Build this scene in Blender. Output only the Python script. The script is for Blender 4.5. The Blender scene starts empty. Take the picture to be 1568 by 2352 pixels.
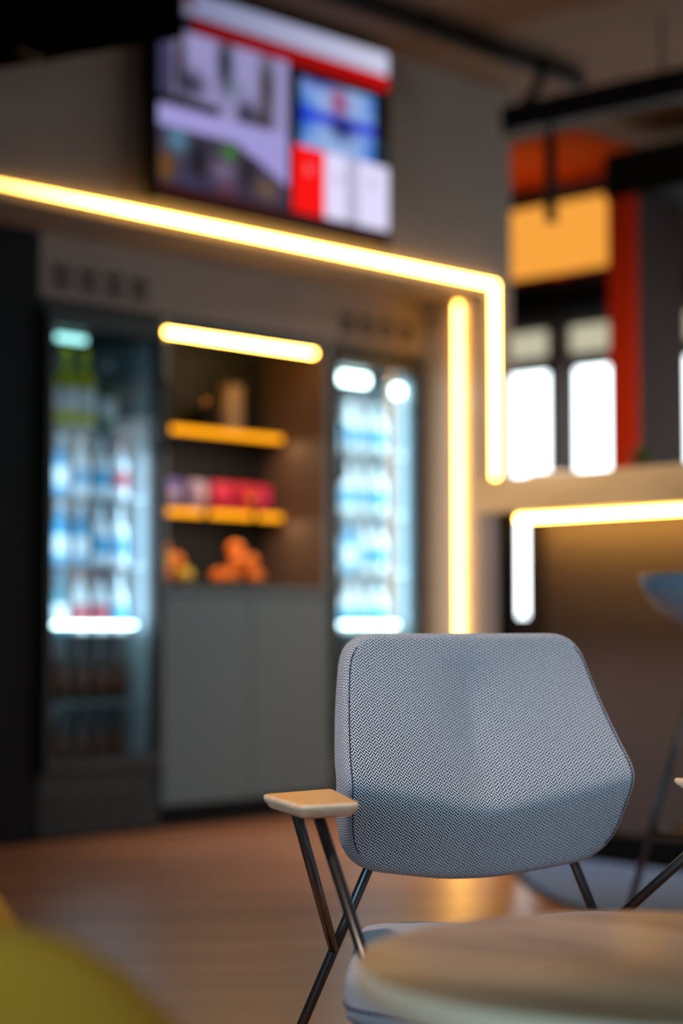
import bpy, bmesh, math, random
from mathutils import Vector, Matrix
random.seed(7)
PI = math.pi
SC = bpy.context.scene
COL = SC.collection

# ---------------------------------------------------------------- camera
CAM_H = 0.80
PITCH = math.radians(3.3805)
cam_d = bpy.data.cameras.new('camera')
cam = bpy.data.objects.new('camera', cam_d); COL.objects.link(cam)
cam.location = (0, 0, CAM_H)
cam.rotation_euler = (PI / 2 + PITCH, 0, 0)
cam_d.sensor_fit = 'VERTICAL'; cam_d.sensor_height = 36.0; cam_d.sensor_width = 24.0
cam_d.lens = 4300 / 2352 * 36.0
cam_d.clip_start = 0.05; cam_d.clip_end = 100
cam_d.dof.use_dof = True
cam_d.dof.focus_distance = 2.60
cam_d.dof.aperture_fstop = 1.75
SC.camera = cam

# ---------------------------------------------------------------- world, lights, exposure
w = bpy.data.worlds.new('world'); SC.world = w; w.use_nodes = True
bg = w.node_tree.nodes['Background']
bg.inputs[0].default_value = (0.62, 0.78, 1.0, 1); bg.inputs[1].default_value = 0.05
SC.view_settings.view_transform = 'Standard'
SC.view_settings.look = 'None'
SC.view_settings.gamma = 1.0
SC.view_settings.use_curve_mapping = False
SC.view_settings.exposure = 0.0
try:
    SC.cycles.use_denoising = True
    SC.cycles.max_bounces = 8
    SC.cycles.sample_clamp_indirect = 6
except Exception:
    pass

def area_light(name, loc, target, sx, sy, power, color, spread=PI):
    L = bpy.data.lights.new(name, 'AREA'); L.shape = 'RECTANGLE'; L.size = sx; L.size_y = sy
    L.energy = power; L.color = color; L.spread = spread
    o = bpy.data.objects.new(name, L); COL.objects.link(o); o.location = loc
    d = Vector(target) - Vector(loc)
    o.rotation_euler = d.to_track_quat('-Z', 'Y').to_euler()
    return o

# daylight of the glass front on the left of / behind the camera, and of the windows to the right
area_light('daylight_behind', (-1.35, -0.1, 1.35), (0.12, 2.6, 0.5), 1.2, 1.7, 12.5, (0.36, 0.72, 1.0), math.radians(80))
area_light('daylight_right', (2.9, 1.9, 2.3), (0.4, 2.8, 0.5), 1.4, 1.6, 14, (0.70, 0.88, 1.0), math.radians(110))
area_light('aisle_fill', (0.2, 5.2, 3.1), (0.85, 6.8, 1.3), 0.7, 0.7, 30, (1.0, 0.82, 0.70), math.radians(80))  # unseen fill light added to brighten the counter and right wall
# warm spot of the ceiling above the chair
sp = bpy.data.lights.new('spot_over_chair', 'SPOT'); sp.energy = 215; sp.spot_size = math.radians(44); sp.spot_blend = 0.8
sp.color = (1.0, 0.74, 0.60); sp.shadow_soft_size = 0.10
so = bpy.data.objects.new('spot_over_chair', sp); COL.objects.link(so); so.location = (-1.0, 1.9, 3.0)
so.rotation_euler = (Vector((0.1, 2.5, 0.55)) - so.location).to_track_quat('-Z', 'Y').to_euler()

# ---------------------------------------------------------------- wall frame: a along the main wall, b into it
ORG = Vector((-0.3255, 7.6676, 0)); ANG = math.radians(46.16)
U = Vector((math.cos(ANG), math.sin(ANG), 0)); N = Vector((-math.sin(ANG), math.cos(ANG), 0))
def W(a, b, z=0): return ORG + U * a + N * b + Vector((0, 0, z))

# ---------------------------------------------------------------- materials
def hexlin(r, g, b):
    f = lambda c: (c / 255 / 12.92) if c / 255 <= 0.04045 else ((c / 255 + 0.055) / 1.055) ** 2.4
    return (f(r), f(g), f(b), 1)

def mat(name, col, rough=0.5, metal=0.0, emit=None, strength=0.0, noise=0.0, nscale=20, spec=0.5, bump=0.0):
    m = bpy.data.materials.new(name); m.use_nodes = True
    nt = m.node_tree; p = nt.nodes['Principled BSDF']
    if len(col) == 3: col = (*col, 1)
    p.inputs['Base Color'].default_value = col
    p.inputs['Roughness'].default_value = rough; p.inputs['Metallic'].default_value = metal
    p.inputs['Specular IOR Level'].default_value = spec
    if emit:
        p.inputs['Emission Color'].default_value = (*emit, 1) if len(emit) == 3 else emit
        p.inputs['Emission Strength'].default_value = strength
    if noise or bump:
        tc = nt.nodes.new('ShaderNodeTexCoord'); n = nt.nodes.new('ShaderNodeTexNoise')
        n.inputs['Scale'].default_value = nscale; n.inputs['Detail'].default_value = 5
        nt.links.new(tc.outputs['Object'], n.inputs['Vector'])
        if noise:
            r = nt.nodes.new('ShaderNodeValToRGB')
            r.color_ramp.elements[0].position = 0.3; r.color_ramp.elements[1].position = 0.7
            r.color_ramp.elements[0].color = tuple(c * (1 - noise) for c in col[:3]) + (1,)
            r.color_ramp.elements[1].color = tuple(min(1, c * (1 + noise)) for c in col[:3]) + (1,)
            nt.links.new(n.outputs['Fac'], r.inputs['Fac']); nt.links.new(r.outputs['Color'], p.inputs['Base Color'])
        if bump:
            bn = nt.nodes.new('ShaderNodeBump'); bn.inputs['Strength'].default_value = bump; bn.inputs['Distance'].default_value = 0.01
            nt.links.new(n.outputs['Fac'], bn.inputs['Height']); nt.links.new(bn.outputs['Normal'], p.inputs['Normal'])
    return m

def emitter(name, col, strength):
    m = bpy.data.materials.new(name); m.use_nodes = True; nt = m.node_tree; nt.nodes.clear()
    e = nt.nodes.new('ShaderNodeEmission'); o = nt.nodes.new('ShaderNodeOutputMaterial')
    e.inputs[0].default_value = (*col, 1); e.inputs[1].default_value = strength
    nt.links.new(e.outputs[0], o.inputs[0]); return m

def wood(name, c1, c2, c3, scale=(1, 14, 14), rough=0.4, plank=None, rotz=0.0, gs=2.2):
    m = bpy.data.materials.new(name); m.use_nodes = True; nt = m.node_tree; p = nt.nodes['Principled BSDF']
    tc = nt.nodes.new('ShaderNodeTexCoord'); mp = nt.nodes.new('ShaderNodeMapping')
    mp.inputs['Rotation'].default_value = (0, 0, rotz)
    nt.links.new(tc.outputs['Object'], mp.inputs['Vector'])
    mp2 = nt.nodes.new('ShaderNodeMapping'); mp2.inputs['Scale'].default_value = scale
    nt.links.new(mp.outputs[0], mp2.inputs['Vector'])
    n = nt.nodes.new('ShaderNodeTexNoise'); n.inputs['Scale'].default_value = gs; n.inputs['Detail'].default_value = 8
    n.inputs['Distortion'].default_value = 0.6
    nt.links.new(mp2.outputs[0], n.inputs['Vector'])
    r = nt.nodes.new('ShaderNodeValToRGB'); cr = r.color_ramp
    cr.elements[0].position = 0.30; cr.elements[0].color = c1
    cr.elements[1].position = 0.72; cr.elements[1].color = c3
    e = cr.elements.new(0.5); e.color = c2
    nt.links.new(n.outputs['Fac'], r.inputs['Fac'])
    out = r.outputs['Color']
    if plank:
        br = nt.nodes.new('ShaderNodeTexBrick'); br.inputs['Scale'].default_value = 1.0
        br.inputs['Brick Width'].default_value = plank[0]; br.inputs['Row Height'].default_value = plank[1]
        br.inputs['Mortar Size'].default_value = 0.0018; br.inputs['Mortar'].default_value = (0.25, 0.2, 0.16, 1)
        br.inputs['Color1'].default_value = (0.72, 0.70, 0.68, 1); br.inputs['Color2'].default_value = (1.1, 1.05, 1.0, 1)
        nt.links.new(mp.outputs[0], br.inputs['Vector'])
        mx = nt.nodes.new('ShaderNodeMix'); mx.data_type = 'RGBA'; mx.blend_type = 'MULTIPLY'
        mx.inputs['Factor'].default_value = 1.0
        nt.links.new(out, mx.inputs['A']); nt.links.new(br.outputs['Color'], mx.inputs['B']); out = mx.outputs['Result']
    nt.links.new(out, p.inputs['Base Color'])
    p.inputs['Roughness'].default_value = rough
    return m

def herringbone(name, light, dark, sx=0.0094, sy=0.0046, rough=0.85):
    """woven zig-zag cloth, drawn in the UV of the cushion (metres)"""
    m = bpy.data.materials.new(name); m.use_nodes = True; nt = m.node_tree; p = nt.nodes['Principled BSDF']
    L = nt.links.new
    uv = nt.nodes.new('ShaderNodeUVMap'); uv.uv_map = 'cloth'
    s = nt.nodes.new('ShaderNodeSeparateXYZ'); L(uv.outputs[0], s.inputs[0])
    def mth(op, a, b=None, c=None):
        n = nt.nodes.new('ShaderNodeMath'); n.operation = op
        for i, v in enumerate((a, b, c)):
            if v is None: continue
            if isinstance(v, (int, float)): n.inputs[i].default_value = v
            else: L(v, n.inputs[i])
        return n.outputs[0]
    nz = nt.nodes.new('ShaderNodeTexNoise'); nz.inputs['Scale'].default_value = 900; nz.inputs['Detail'].default_value = 2
    L(uv.outputs[0], nz.inputs['Vector'])
    x = mth('DIVIDE', s.outputs[0], sx)
    tri = mth('PINGPONG', x, 0.5)                         # 0..0.5
    y = mth('DIVIDE', s.outputs[1], sy)
    ph = mth('ADD', y, mth('MULTIPLY', tri, 2.1))
    par = mth('GREATER_THAN', mth('FRACT', x), 0.5)
    ph = mth('ADD', ph, mth('MULTIPLY', par, 0.30))
    ph = mth('ADD', ph, mth('MULTIPLY', nz.outputs['Fac'], 0.35))
    st = mth('SINE', mth('MULTIPLY', ph, 2 * PI))
    # a little break of the yarn where the columns meet
    edge = mth('COSINE', mth('MULTIPLY', x, 4 * PI))
    val = mth('MULTIPLY_ADD', st, 0.5, 0.5)
    val = mth('MULTIPLY_ADD', edge, -0.12, val)
    r = nt.nodes.new('ShaderNodeValToRGB'); cr = r.color_ramp
    cr.elements[0].position = 0.42; cr.elements[0].color = dark
    cr.elements[1].position = 0.64; cr.elements[1].color = light
    L(val, r.inputs['Fac']); L(r.outputs['Color'], p.inputs['Base Color'])
    p.inputs['Roughness'].default_value = rough
    p.inputs['Specular IOR Level'].default_value = 0.15; p.inputs['Sheen Weight'].default_value = 0.05; p.inputs['Sheen Roughness'].default_value = 0.5
    bn = nt.nodes.new('ShaderNodeBump'); bn.inputs['Strength'].default_value = 0.35; bn.inputs['Distance'].default_value = 0.0006
    L(val, bn.inputs['Height']); L(bn.outputs['Normal'], p.inputs['Normal'])
    return m

def glass(name, tint=(0.9, 0.97, 1.0), f0=0.05, rough=0.03):
    m = bpy.data.materials.new(name); m.use_nodes = True; nt = m.node_tree; nt.nodes.clear()
    t = nt.nodes.new('ShaderNodeBsdfTransparent'); g = nt.nodes.new('ShaderNodeBsdfGlossy'); f = nt.nodes.new('ShaderNodeLayerWeight')
    f.inputs['Blend'].default_value = 0.5
    pw = nt.nodes.new('ShaderNodeMath'); pw.operation = 'POWER'; pw.inputs[1].default_value = 5
    ad = nt.nodes.new('ShaderNodeMath'); ad.operation = 'ADD'; ad.inputs[1].default_value = f0; ad.use_clamp = True
    mx = nt.nodes.new('ShaderNodeMixShader'); o = nt.nodes.new('ShaderNodeOutputMaterial')
    t.inputs[0].default_value = (*tint, 1); g.inputs['Roughness'].default_value = rough
    nt.links.new(f.outputs['Facing'], pw.inputs[0]); nt.links.new(pw.outputs[0], ad.inputs[0])
    nt.links.new(ad.outputs[0], mx.inputs[0]); nt.links.new(t.outputs[0], mx.inputs[1]); nt.links.new(g.outputs[0], mx.inputs[2])
    nt.links.new(mx.outputs[0], o.inputs[0]); return m

M = {}
M['wall'] = mat('wall_paint', (0.255, 0.205, 0.175), 0.8, noise=0.05, nscale=3, spec=0.2)
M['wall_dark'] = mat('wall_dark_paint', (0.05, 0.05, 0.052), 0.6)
M['ceiling'] = mat('ceiling_paint', (0.125, 0.085, 0.065), 0.9, spec=0.1)
M['floor'] = wood('floor_planks', (0.25, 0.110, 0.058, 1), (0.40, 0.190, 0.105, 1), (0.54, 0.280, 0.165, 1), (0.9, 9, 9), 0.34, (1.4, 0.16), math.radians(-8), 1.6)
M['black'] = mat('black_metal', (0.003, 0.003, 0.0035), 0.7, spec=0.15)
M['tube'] = mat('black_powder_coat', (0.010, 0.011, 0.013), 0.30, spec=0.8)
M['tube'].node_tree.nodes['Principled BSDF'].inputs['IOR'].default_value = 1.65
M['cab'] = mat('grey_laminate', (0.088, 0.120, 0.136), 0.5, spec=0.3)
M['cab_dark'] = mat('dark_laminate', (0.004, 0.0045, 0.006), 0.6, spec=0.1)
M['fridge'] = mat('fridge_steel_grey', (0.016, 0.018, 0.020), 0.5, spec=0.3)
M['fridge_in'] = mat('fridge_liner', (0.24, 0.30, 0.33), 0.6)
M['slot'] = mat('vent_slot', (0.008, 0.008, 0.008), 0.8)
M['nook'] = mat('nook_brown', (0.11, 0.060, 0.038), 0.6)
M['nook_back'] = mat('nook_back', (0.007, 0.007, 0.008), 0.7)
M['reveal'] = mat('reveal_paint', (0.42, 0.32, 0.23), 0.35)
M['led'] = emitter('led_warm', (1.0, 0.53, 0.095), 36)
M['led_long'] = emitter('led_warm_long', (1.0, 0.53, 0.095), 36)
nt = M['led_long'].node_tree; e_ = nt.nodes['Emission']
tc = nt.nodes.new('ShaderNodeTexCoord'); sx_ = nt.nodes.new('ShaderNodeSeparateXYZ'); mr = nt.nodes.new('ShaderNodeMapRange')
mr.inputs[1].default_value = -2.75; mr.inputs[2].default_value = -2.05; mr.inputs[3].default_value = 5.0; mr.inputs[4].default_value = 36.0  # left end dimmed in the emission, imitating fall-off across the view
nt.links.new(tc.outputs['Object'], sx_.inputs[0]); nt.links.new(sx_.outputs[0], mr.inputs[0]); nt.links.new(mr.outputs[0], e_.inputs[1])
M['led_niche'] = emitter('led_reveal', (1.0, 0.50, 0.09), 26)
M['led_shelf'] = emitter('led_shelf', (1.0, 0.36, 0.008), 2.0)
M['led_cool'] = emitter('led_cool', (0.45, 0.95, 0.9), 2.2)
M['led_cold'] = emitter('led_white', (0.80, 1.0, 0.97), 12)
M['window'] = emitter('daylight_pane', (0.86, 0.96, 1.0), 5)
M['dusty'] = emitter('upper_pane', (0.62, 0.58, 0.42), 0.9)
M['wash_glow'] = emitter('orange_wash_glow', (1.0, 0.40, 0.055), 0.95)
M['glass'] = glass('door_glass', (0.90, 0.96, 0.98), 0.02, 0.02)
M['counter'] = wood('counter_oak', (0.44, 0.28, 0.13, 1), (0.58, 0.39, 0.19, 1), (0.68, 0.48, 0.25, 1), (1, 12, 12), 0.45)
M['table'] = wood('table_top_wood', (0.20, 0.105, 0.050, 1), (0.36, 0.21, 0.11, 1), (0.52, 0.34, 0.20, 1), (1.2, 9, 9), 0.36, rotz=math.radians(38), gs=2.6)
M['table_edge'] = wood('table_edge_wood', (0.92, 0.58, 0.36, 1), (0.95, 0.64, 0.42, 1), (0.97, 0.70, 0.48, 1), (1, 1, 30), 0.5)
M['arm'] = wood('arm_oak', (0.60, 0.29, 0.085, 1), (0.66, 0.33, 0.10, 1), (0.72, 0.37, 0.12, 1), (4, 60, 60), 0.4, gs=3)
M['arm_edge'] = wood('arm_plywood_edge', (0.74, 0.46, 0.27, 1), (0.84, 0.56, 0.35, 1), (0.92, 0.66, 0.46, 1), (20, 20, 120), 0.55, gs=3)
M['cloth'] = herringbone('herringbone_cloth', (0.74, 0.76, 0.82, 1), (0.006, 0.005, 0.014, 1))
M['seam'] = mat('seam_cord', (0.03, 0.03, 0.06), 0.9)
M['mesh'] = mat('bar_front_panel', (0.090, 0.068, 0.064), 0.7, noise=0.06, nscale=300)
M['rug'] = mat('rug_slate_blue', (0.085, 0.17, 0.40), 0.9, noise=0.15, nscale=120)
M['rug_edge'] = mat('rug_binding', (0.02, 0.02, 0.025), 0.9)
M['stool'] = mat('stool_shell', (0.33, 0.42, 0.50), 0.4)
M['yellow'] = mat('yellow_felt', (0.52, 0.205, 0.002), 0.9, noise=0.08, nscale=150, bump=0.1)
M['red'] = mat('column_red', (0.55, 0.030, 0.004), 0.9, spec=0.1)
M['brown'] = mat('column_brown', (0.045, 0.030, 0.028), 0.9, spec=0.1)
M['orange'] = mat('orange_bounce_tint', (0.30, 0.036, 0.001), 0.95, spec=0.05)  # orange of bounced light, held as a base colour
M['plant'] = mat('leaf_green', (0.03, 0.07, 0.02), 0.5)
M['edge'] = mat('edge_strip_grey', (0.17, 0.20, 0.21), 0.4)
M['white'] = mat('white_ceramic', (0.8, 0.85, 0.85), 0.3)

# ---------------------------------------------------------------- helpers
def add_box(bm, x0, x1, y0, y1, z0, z1, bevel=0.0, seg=2):
    g = bmesh.ops.create_cube(bm, size=1.0)
    vs = g['verts']
    for v in vs:
        v.co = Vector(((x0 + x1) / 2 + v.co.x * (x1 - x0), (y0 + y1) / 2 + v.co.y * (y1 - y0), (z0 + z1) / 2 + v.co.z * (z1 - z0)))
    if bevel:
        es = list({e for v in vs for e in v.link_edges})
        bmesh.ops.bevel(bm, geom=es, offset=bevel, segments=seg, affect='EDGES', profile=0.5)
    return bm

def box(x0, x1, y0, y1, z0, z1, bevel=0.0, seg=2):
    return add_box(bmesh.new(), x0, x1, y0, y1, z0, z1, bevel, seg)

def add_tube(bm, pts, r, seg=16, caps=True):
    pts = [Vector(p) for p in pts]
    rings = []
    up = None
    for i, p in enumerate(pts):
        if i == 0: t = (pts[1] - p).normalized()
        elif i == len(pts) - 1: t = (p - pts[i - 1]).normalized()
        else: t = ((pts[i + 1] - p).normalized() + (p - pts[i - 1]).normalized()).normalized()
        if up is None: up = t.orthogonal().normalized()
        else: up = (up - t * up.dot(t)).normalized()
        sd = t.cross(up)
        rr = r[i] if isinstance(r, (list, tuple)) else r
        rings.append([bm.verts.new(p + (up * math.cos(2 * PI * k / seg) + sd * math.sin(2 * PI * k / seg)) * rr) for k in range(seg)])
    for i in range(len(rings) - 1):
        for k in range(seg):
            f = bm.faces.new((rings[i][k], rings[i][(k + 1) % seg], rings[i + 1][(k + 1) % seg], rings[i + 1][k])); f.smooth = True
    if caps:
        bm.faces.new(rings[0][::-1]); bm.faces.new(rings[-1])
    return bm

def tube(pts, r, seg=16): return add_tube(bmesh.new(), pts, r, seg)

def lathe(prof, seg=24, cx=0, cy=0, bm=None):
    bm = bm or bmesh.new(); rings = []
    for r, z in prof:
        if r < 1e-5: rings.append([bm.verts.new((cx, cy, z))])
        else: rings.append([bm.verts.new((cx + r * math.cos(2 * PI * k / seg), cy + r * math.sin(2 * PI * k / seg), z)) for k in range(seg)])
    for i in range(len(rings) - 1):
        A, B = rings[i], rings[i + 1]
        for k in range(seg):
            if len(A) == 1 and len(B) > 1: f = bm.faces.new((A[0], B[(k + 1) % seg], B[k]))
            elif len(B) == 1 and len(A) > 1: f = bm.faces.new((A[k], A[(k + 1) % seg], B[0]))
            elif len(A) > 1: f = bm.faces.new((A[k], A[(k + 1) % seg], B[(k + 1) % seg], B[k]))
            else: continue
            f.smooth = True
    if len(rings[0]) > 1: bm.faces.new(rings[0][::-1])
    if len(rings[-1]) > 1: bm.faces.new(rings[-1])
    return bm

def prism(poly, z0, z1, bevel=0.0, seg=3):
    bm = bmesh.new()
    lo = [bm.verts.new((x, y, z0)) for x, y in poly]; hi = [bm.verts.new((x, y, z1)) for x, y in poly]
    bm.faces.new(lo[::-1]); bm.faces.new(hi)
    for i in range(len(poly)):
        j = (i + 1) % len(poly); bm.faces.new((lo[i], lo[j], hi[j], hi[i]))
    bmesh.ops.recalc_face_normals(bm, faces=bm.faces)
    if bevel: bmesh.ops.bevel(bm, geom=list(bm.edges), offset=bevel, segments=seg, affect='EDGES')
    return bm

def round_poly(poly, rad, n=7):
    out = []
    k = len(poly)
    for i in range(k):
        p0, p1, p2 = Vector(poly[i - 1]), Vector(poly[i]), Vector(poly[(i + 1) % k])
        r = rad[i] if isinstance(rad, (list, tuple)) else rad
        a = p1 + (p0 - p1).normalized() * r; b = p1 + (p2 - p1).normalized() * r
        for j in range(n + 1):
            t = j / n
            q = a * (1 - t) ** 2 + p1 * 2 * t * (1 - t) + b * t * t
            out.append((q.x, q.y))
    return out

def obj(name, bm, material, parent=None, recalc=True):
    if recalc: bmesh.ops.recalc_face_normals(bm, faces=bm.faces)
    me = bpy.data.meshes.new(name); bm.to_mesh(me); bm.free()
    if material:
        for m in (material if isinstance(material, (list, tuple)) else [material]): me.materials.append(m)
    o = bpy.data.objects.new(name, me); COL.objects.link(o)
    if parent: o.parent = parent
    return o

def tag(o, label, cat, group=None, kind=None):
    o['label'] = label; o['category'] = cat
    if group: o['group'] = group
    if kind: o['kind'] = kind
    return o

def thing(name, label, cat, loc=(0, 0, 0), rotz=0.0, group=None):
    o = bpy.data.objects.new(name, None); COL.objects.link(o); o.empty_display_size = 0.1
    o.location = loc; o.rotation_euler = (0, 0, rotz)
    return tag(o, label, cat, group)

def wthing(name, label, cat, a, b, z=0, group=None):
    return thing(name, label, cat, W(a, b, z), ANG, group)

def wstruct(name, bm, m):
    o = obj(name, bm, m); o.location = ORG; o.rotation_euler = (0, 0, ANG); o['kind'] = 'structure'; return o

def struct(name, bm, m):
    o = obj(name, bm, m); o['kind'] = 'structure'; return o

def copy_tree(o, parent=None):
    c = o.copy(); COL.objects.link(c); c.parent = parent
    for ch in list(o.children): copy_tree(ch, c)
    return c

# ================================================================ SETTING
struct('floor', box(-7, 7, -1.5, 13, -0.1, 0), M['floor'])
CZ = 3.18
struct('ceiling', box(-7, 7, -1.5, 13, CZ, CZ + 0.1), M['ceiling'])
# main wall over the niche, pier to its right, back of the niche
NF = -0.35; SOF = 2.245
wall = bmesh.new()
add_box(wall, -4.2, 1.20, NF, 0.62, SOF, CZ)                    # the wall above the niche
add_box(wall, 1.01, 1.20, NF, 0.62, 0, SOF)                     # the pier
wstruct('wall_main', wall, M['wall'])
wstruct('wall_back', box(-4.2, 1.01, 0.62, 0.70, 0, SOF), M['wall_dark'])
# dark panel left of the fridges and header over the units
wstruct('trim_1', box(-4.2, -1.135, 0.0, 0.60, 0, SOF), M['cab_dark'])
hd = bmesh.new(); add_box(hd, -1.135, 1.009, 0.0, 0.06, 2.005, SOF)
wstruct('trim_2', hd, M['wall'])
wstruct('trim_3', box(1.000, 1.0099, NF + 0.01, 0.0, 0.002, SOF - 0.002), M['reveal'])

# far wall with the windows (runs towards the viewer on the right)
AW = 2.80
fw = bmesh.new()
panes = []
edges = []
b_hi = 1.25
step = 0.654; ww = 0.55
# window columns measured from the far end; first two are seen past the pier
cols = [(0.665, 1.30), (-0.035, 0.50)]
cols = []
x = 1.228
while x > -6.2:
    cols.append((x - ww, x)); x -= step
zs0, zs1, zt1, zt2 = 0.80, 2.21, 2.25, 2.41
prev = 2.6
for b0, b1 in cols:
    add_box(fw, AW, AW + 0.2, b1, prev, 0, CZ)
    add_box(fw, AW, AW + 0.2, b0, b1, 0, zs0)
    add_box(fw, AW, AW + 0.2, b0, b1, zs1, zt1)
    add_box(fw, AW, AW + 0.2, b0, b1, zt2, CZ)
    prev = b0
add_box(fw, AW, AW + 0.2, -6.4, prev, 0, CZ)
wstruct('wall_right', fw, mat('window_wall_paint', (0.16, 0.13, 0.12), 0.7))
for i, (b0, b1) in enumerate(cols):
    fr = bmesh.new(); t = 0.035
    for (y0, y1, z0, z1) in ((b0 + .001, b0 + t, zs0 + .001, zs1 - .001), (b1 - t, b1 - .001, zs0 + .001, zs1 - .001), (b0 + t, b1 - t, zs0 + .001, zs0 + t), (b0 + t, b1 - t, zs1 - t, zs1 - .001)):
        add_box(fr, AW + 0.05, AW + 0.10, y0, y1, z0, z1)
    f = wstruct('window_%d' % (i + 1), fr, M['black'])
    pn = obj('pane', box(AW + 0.07, AW + 0.08, b0 + t, b1 - t, zs0 + t, zs1 - t), M['window'], f)
    up = obj('upper_pane', box(AW + 0.07, AW + 0.08, b0 + .001, b1 - .001, zt1 + .001, zt2 - .001), M['dusty'], f)
# blind box and orange band above the windows
for k in range(1):
    bl = wthing('blind_cassette', 'dark roller blind cassette along the top of the windows', 'blind', AW - 0.09, 0, 2.42)
    obj('housing', box(0, 0.085, -3.0, 1.3, 0.06, 0.20, 0.01), M['black'], bl)
    obj('blind', box(0.03, 0.05, -3.0, 1.3, 0.0, 0.06), mat('blind_grey', (0.05, 0.065, 0.065), 0.7), bl)
ob = wthing('orange_wall_glow', 'orange wall band above the windows, its light wash built as glow, behind the pier', 'wall band', AW - 0.12, 0.72, 2.655)
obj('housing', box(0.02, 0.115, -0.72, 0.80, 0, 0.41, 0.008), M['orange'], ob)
obj('diffuser', box(0.0, 0.018, -0.70, 0.78, 0.02, 0.40, 0.004), M['wash_glow'], ob)  # stands for a lit wall: the orange wash is put into emission
wstruct('ceiling_bounce_tint', box(1.9, AW - 0.001, -0.2, 2.4, CZ - 0.012, CZ - 0.001), M['orange'])  # orange bounce light on the ceiling, put into this panel's colour
area_light('orange_wash', W(2.35, 0.55, 2.7), W(2.4, 0.4, 3.2), 0.9, 0.3, 2.0, (1.0, 0.42, 0.12))  # unseen area light added to wash the ceiling orange
# room end walls far left, far behind
wstruct('wall_far', box(1.2, AW, 2.4, 2.6, 0, CZ), M['wall_dark'])

# ---- red-sided column
colm = wthing('column', 'square brown column with a red left side behind the bar', 'column', 1.92, -0.53)
obj('shaft', box(0, 0.40, 0, 0.155, 0, 2.80), M['brown'], colm)
obj('red_panel', box(-0.02, -0.001, 0.0, 0.155, 0, 2.80), M['red'], colm)
obj('black_cap', box(-0.03, 0.42, -0.5, 0.165, 2.801, 3.02), M['black'], colm)
colm['kind'] = 'structure'

# ================================================================ LED LINES ON THE WALL
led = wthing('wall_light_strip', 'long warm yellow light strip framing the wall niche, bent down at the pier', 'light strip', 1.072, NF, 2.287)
t = 0.0085
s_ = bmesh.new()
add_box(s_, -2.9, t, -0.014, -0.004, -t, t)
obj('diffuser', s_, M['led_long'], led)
s_ = bmesh.new(); add_box(s_, -t, t, -0.014, -0.004, -0.875, -t - 0.001)
obj('vertical_diffuser', s_, M['led'], led)
obj('profile', add_box(box(-2.9, 0.013, -0.004, -0.0005, -0.013, 0.013), -0.013, 0.013, -0.004, -0.0005, -0.88, -0.013), M['wall'], led)
ln = wthing('niche_light_strip', 'upright yellow light strip on the niche side next to the right fridge', 'light strip', 1.0, -0.222, 0.06)
obj('diffuser', box(-0.022, -0.012, -0.008, 0.008, 0, 2.15), M['led_niche'], ln)
for zz in (0.1, 1.0, 2.0): obj('clip', box(-0.0115, -0.001, -0.004, 0.004, zz, zz + 0.02), M['reveal'], ln)

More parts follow.
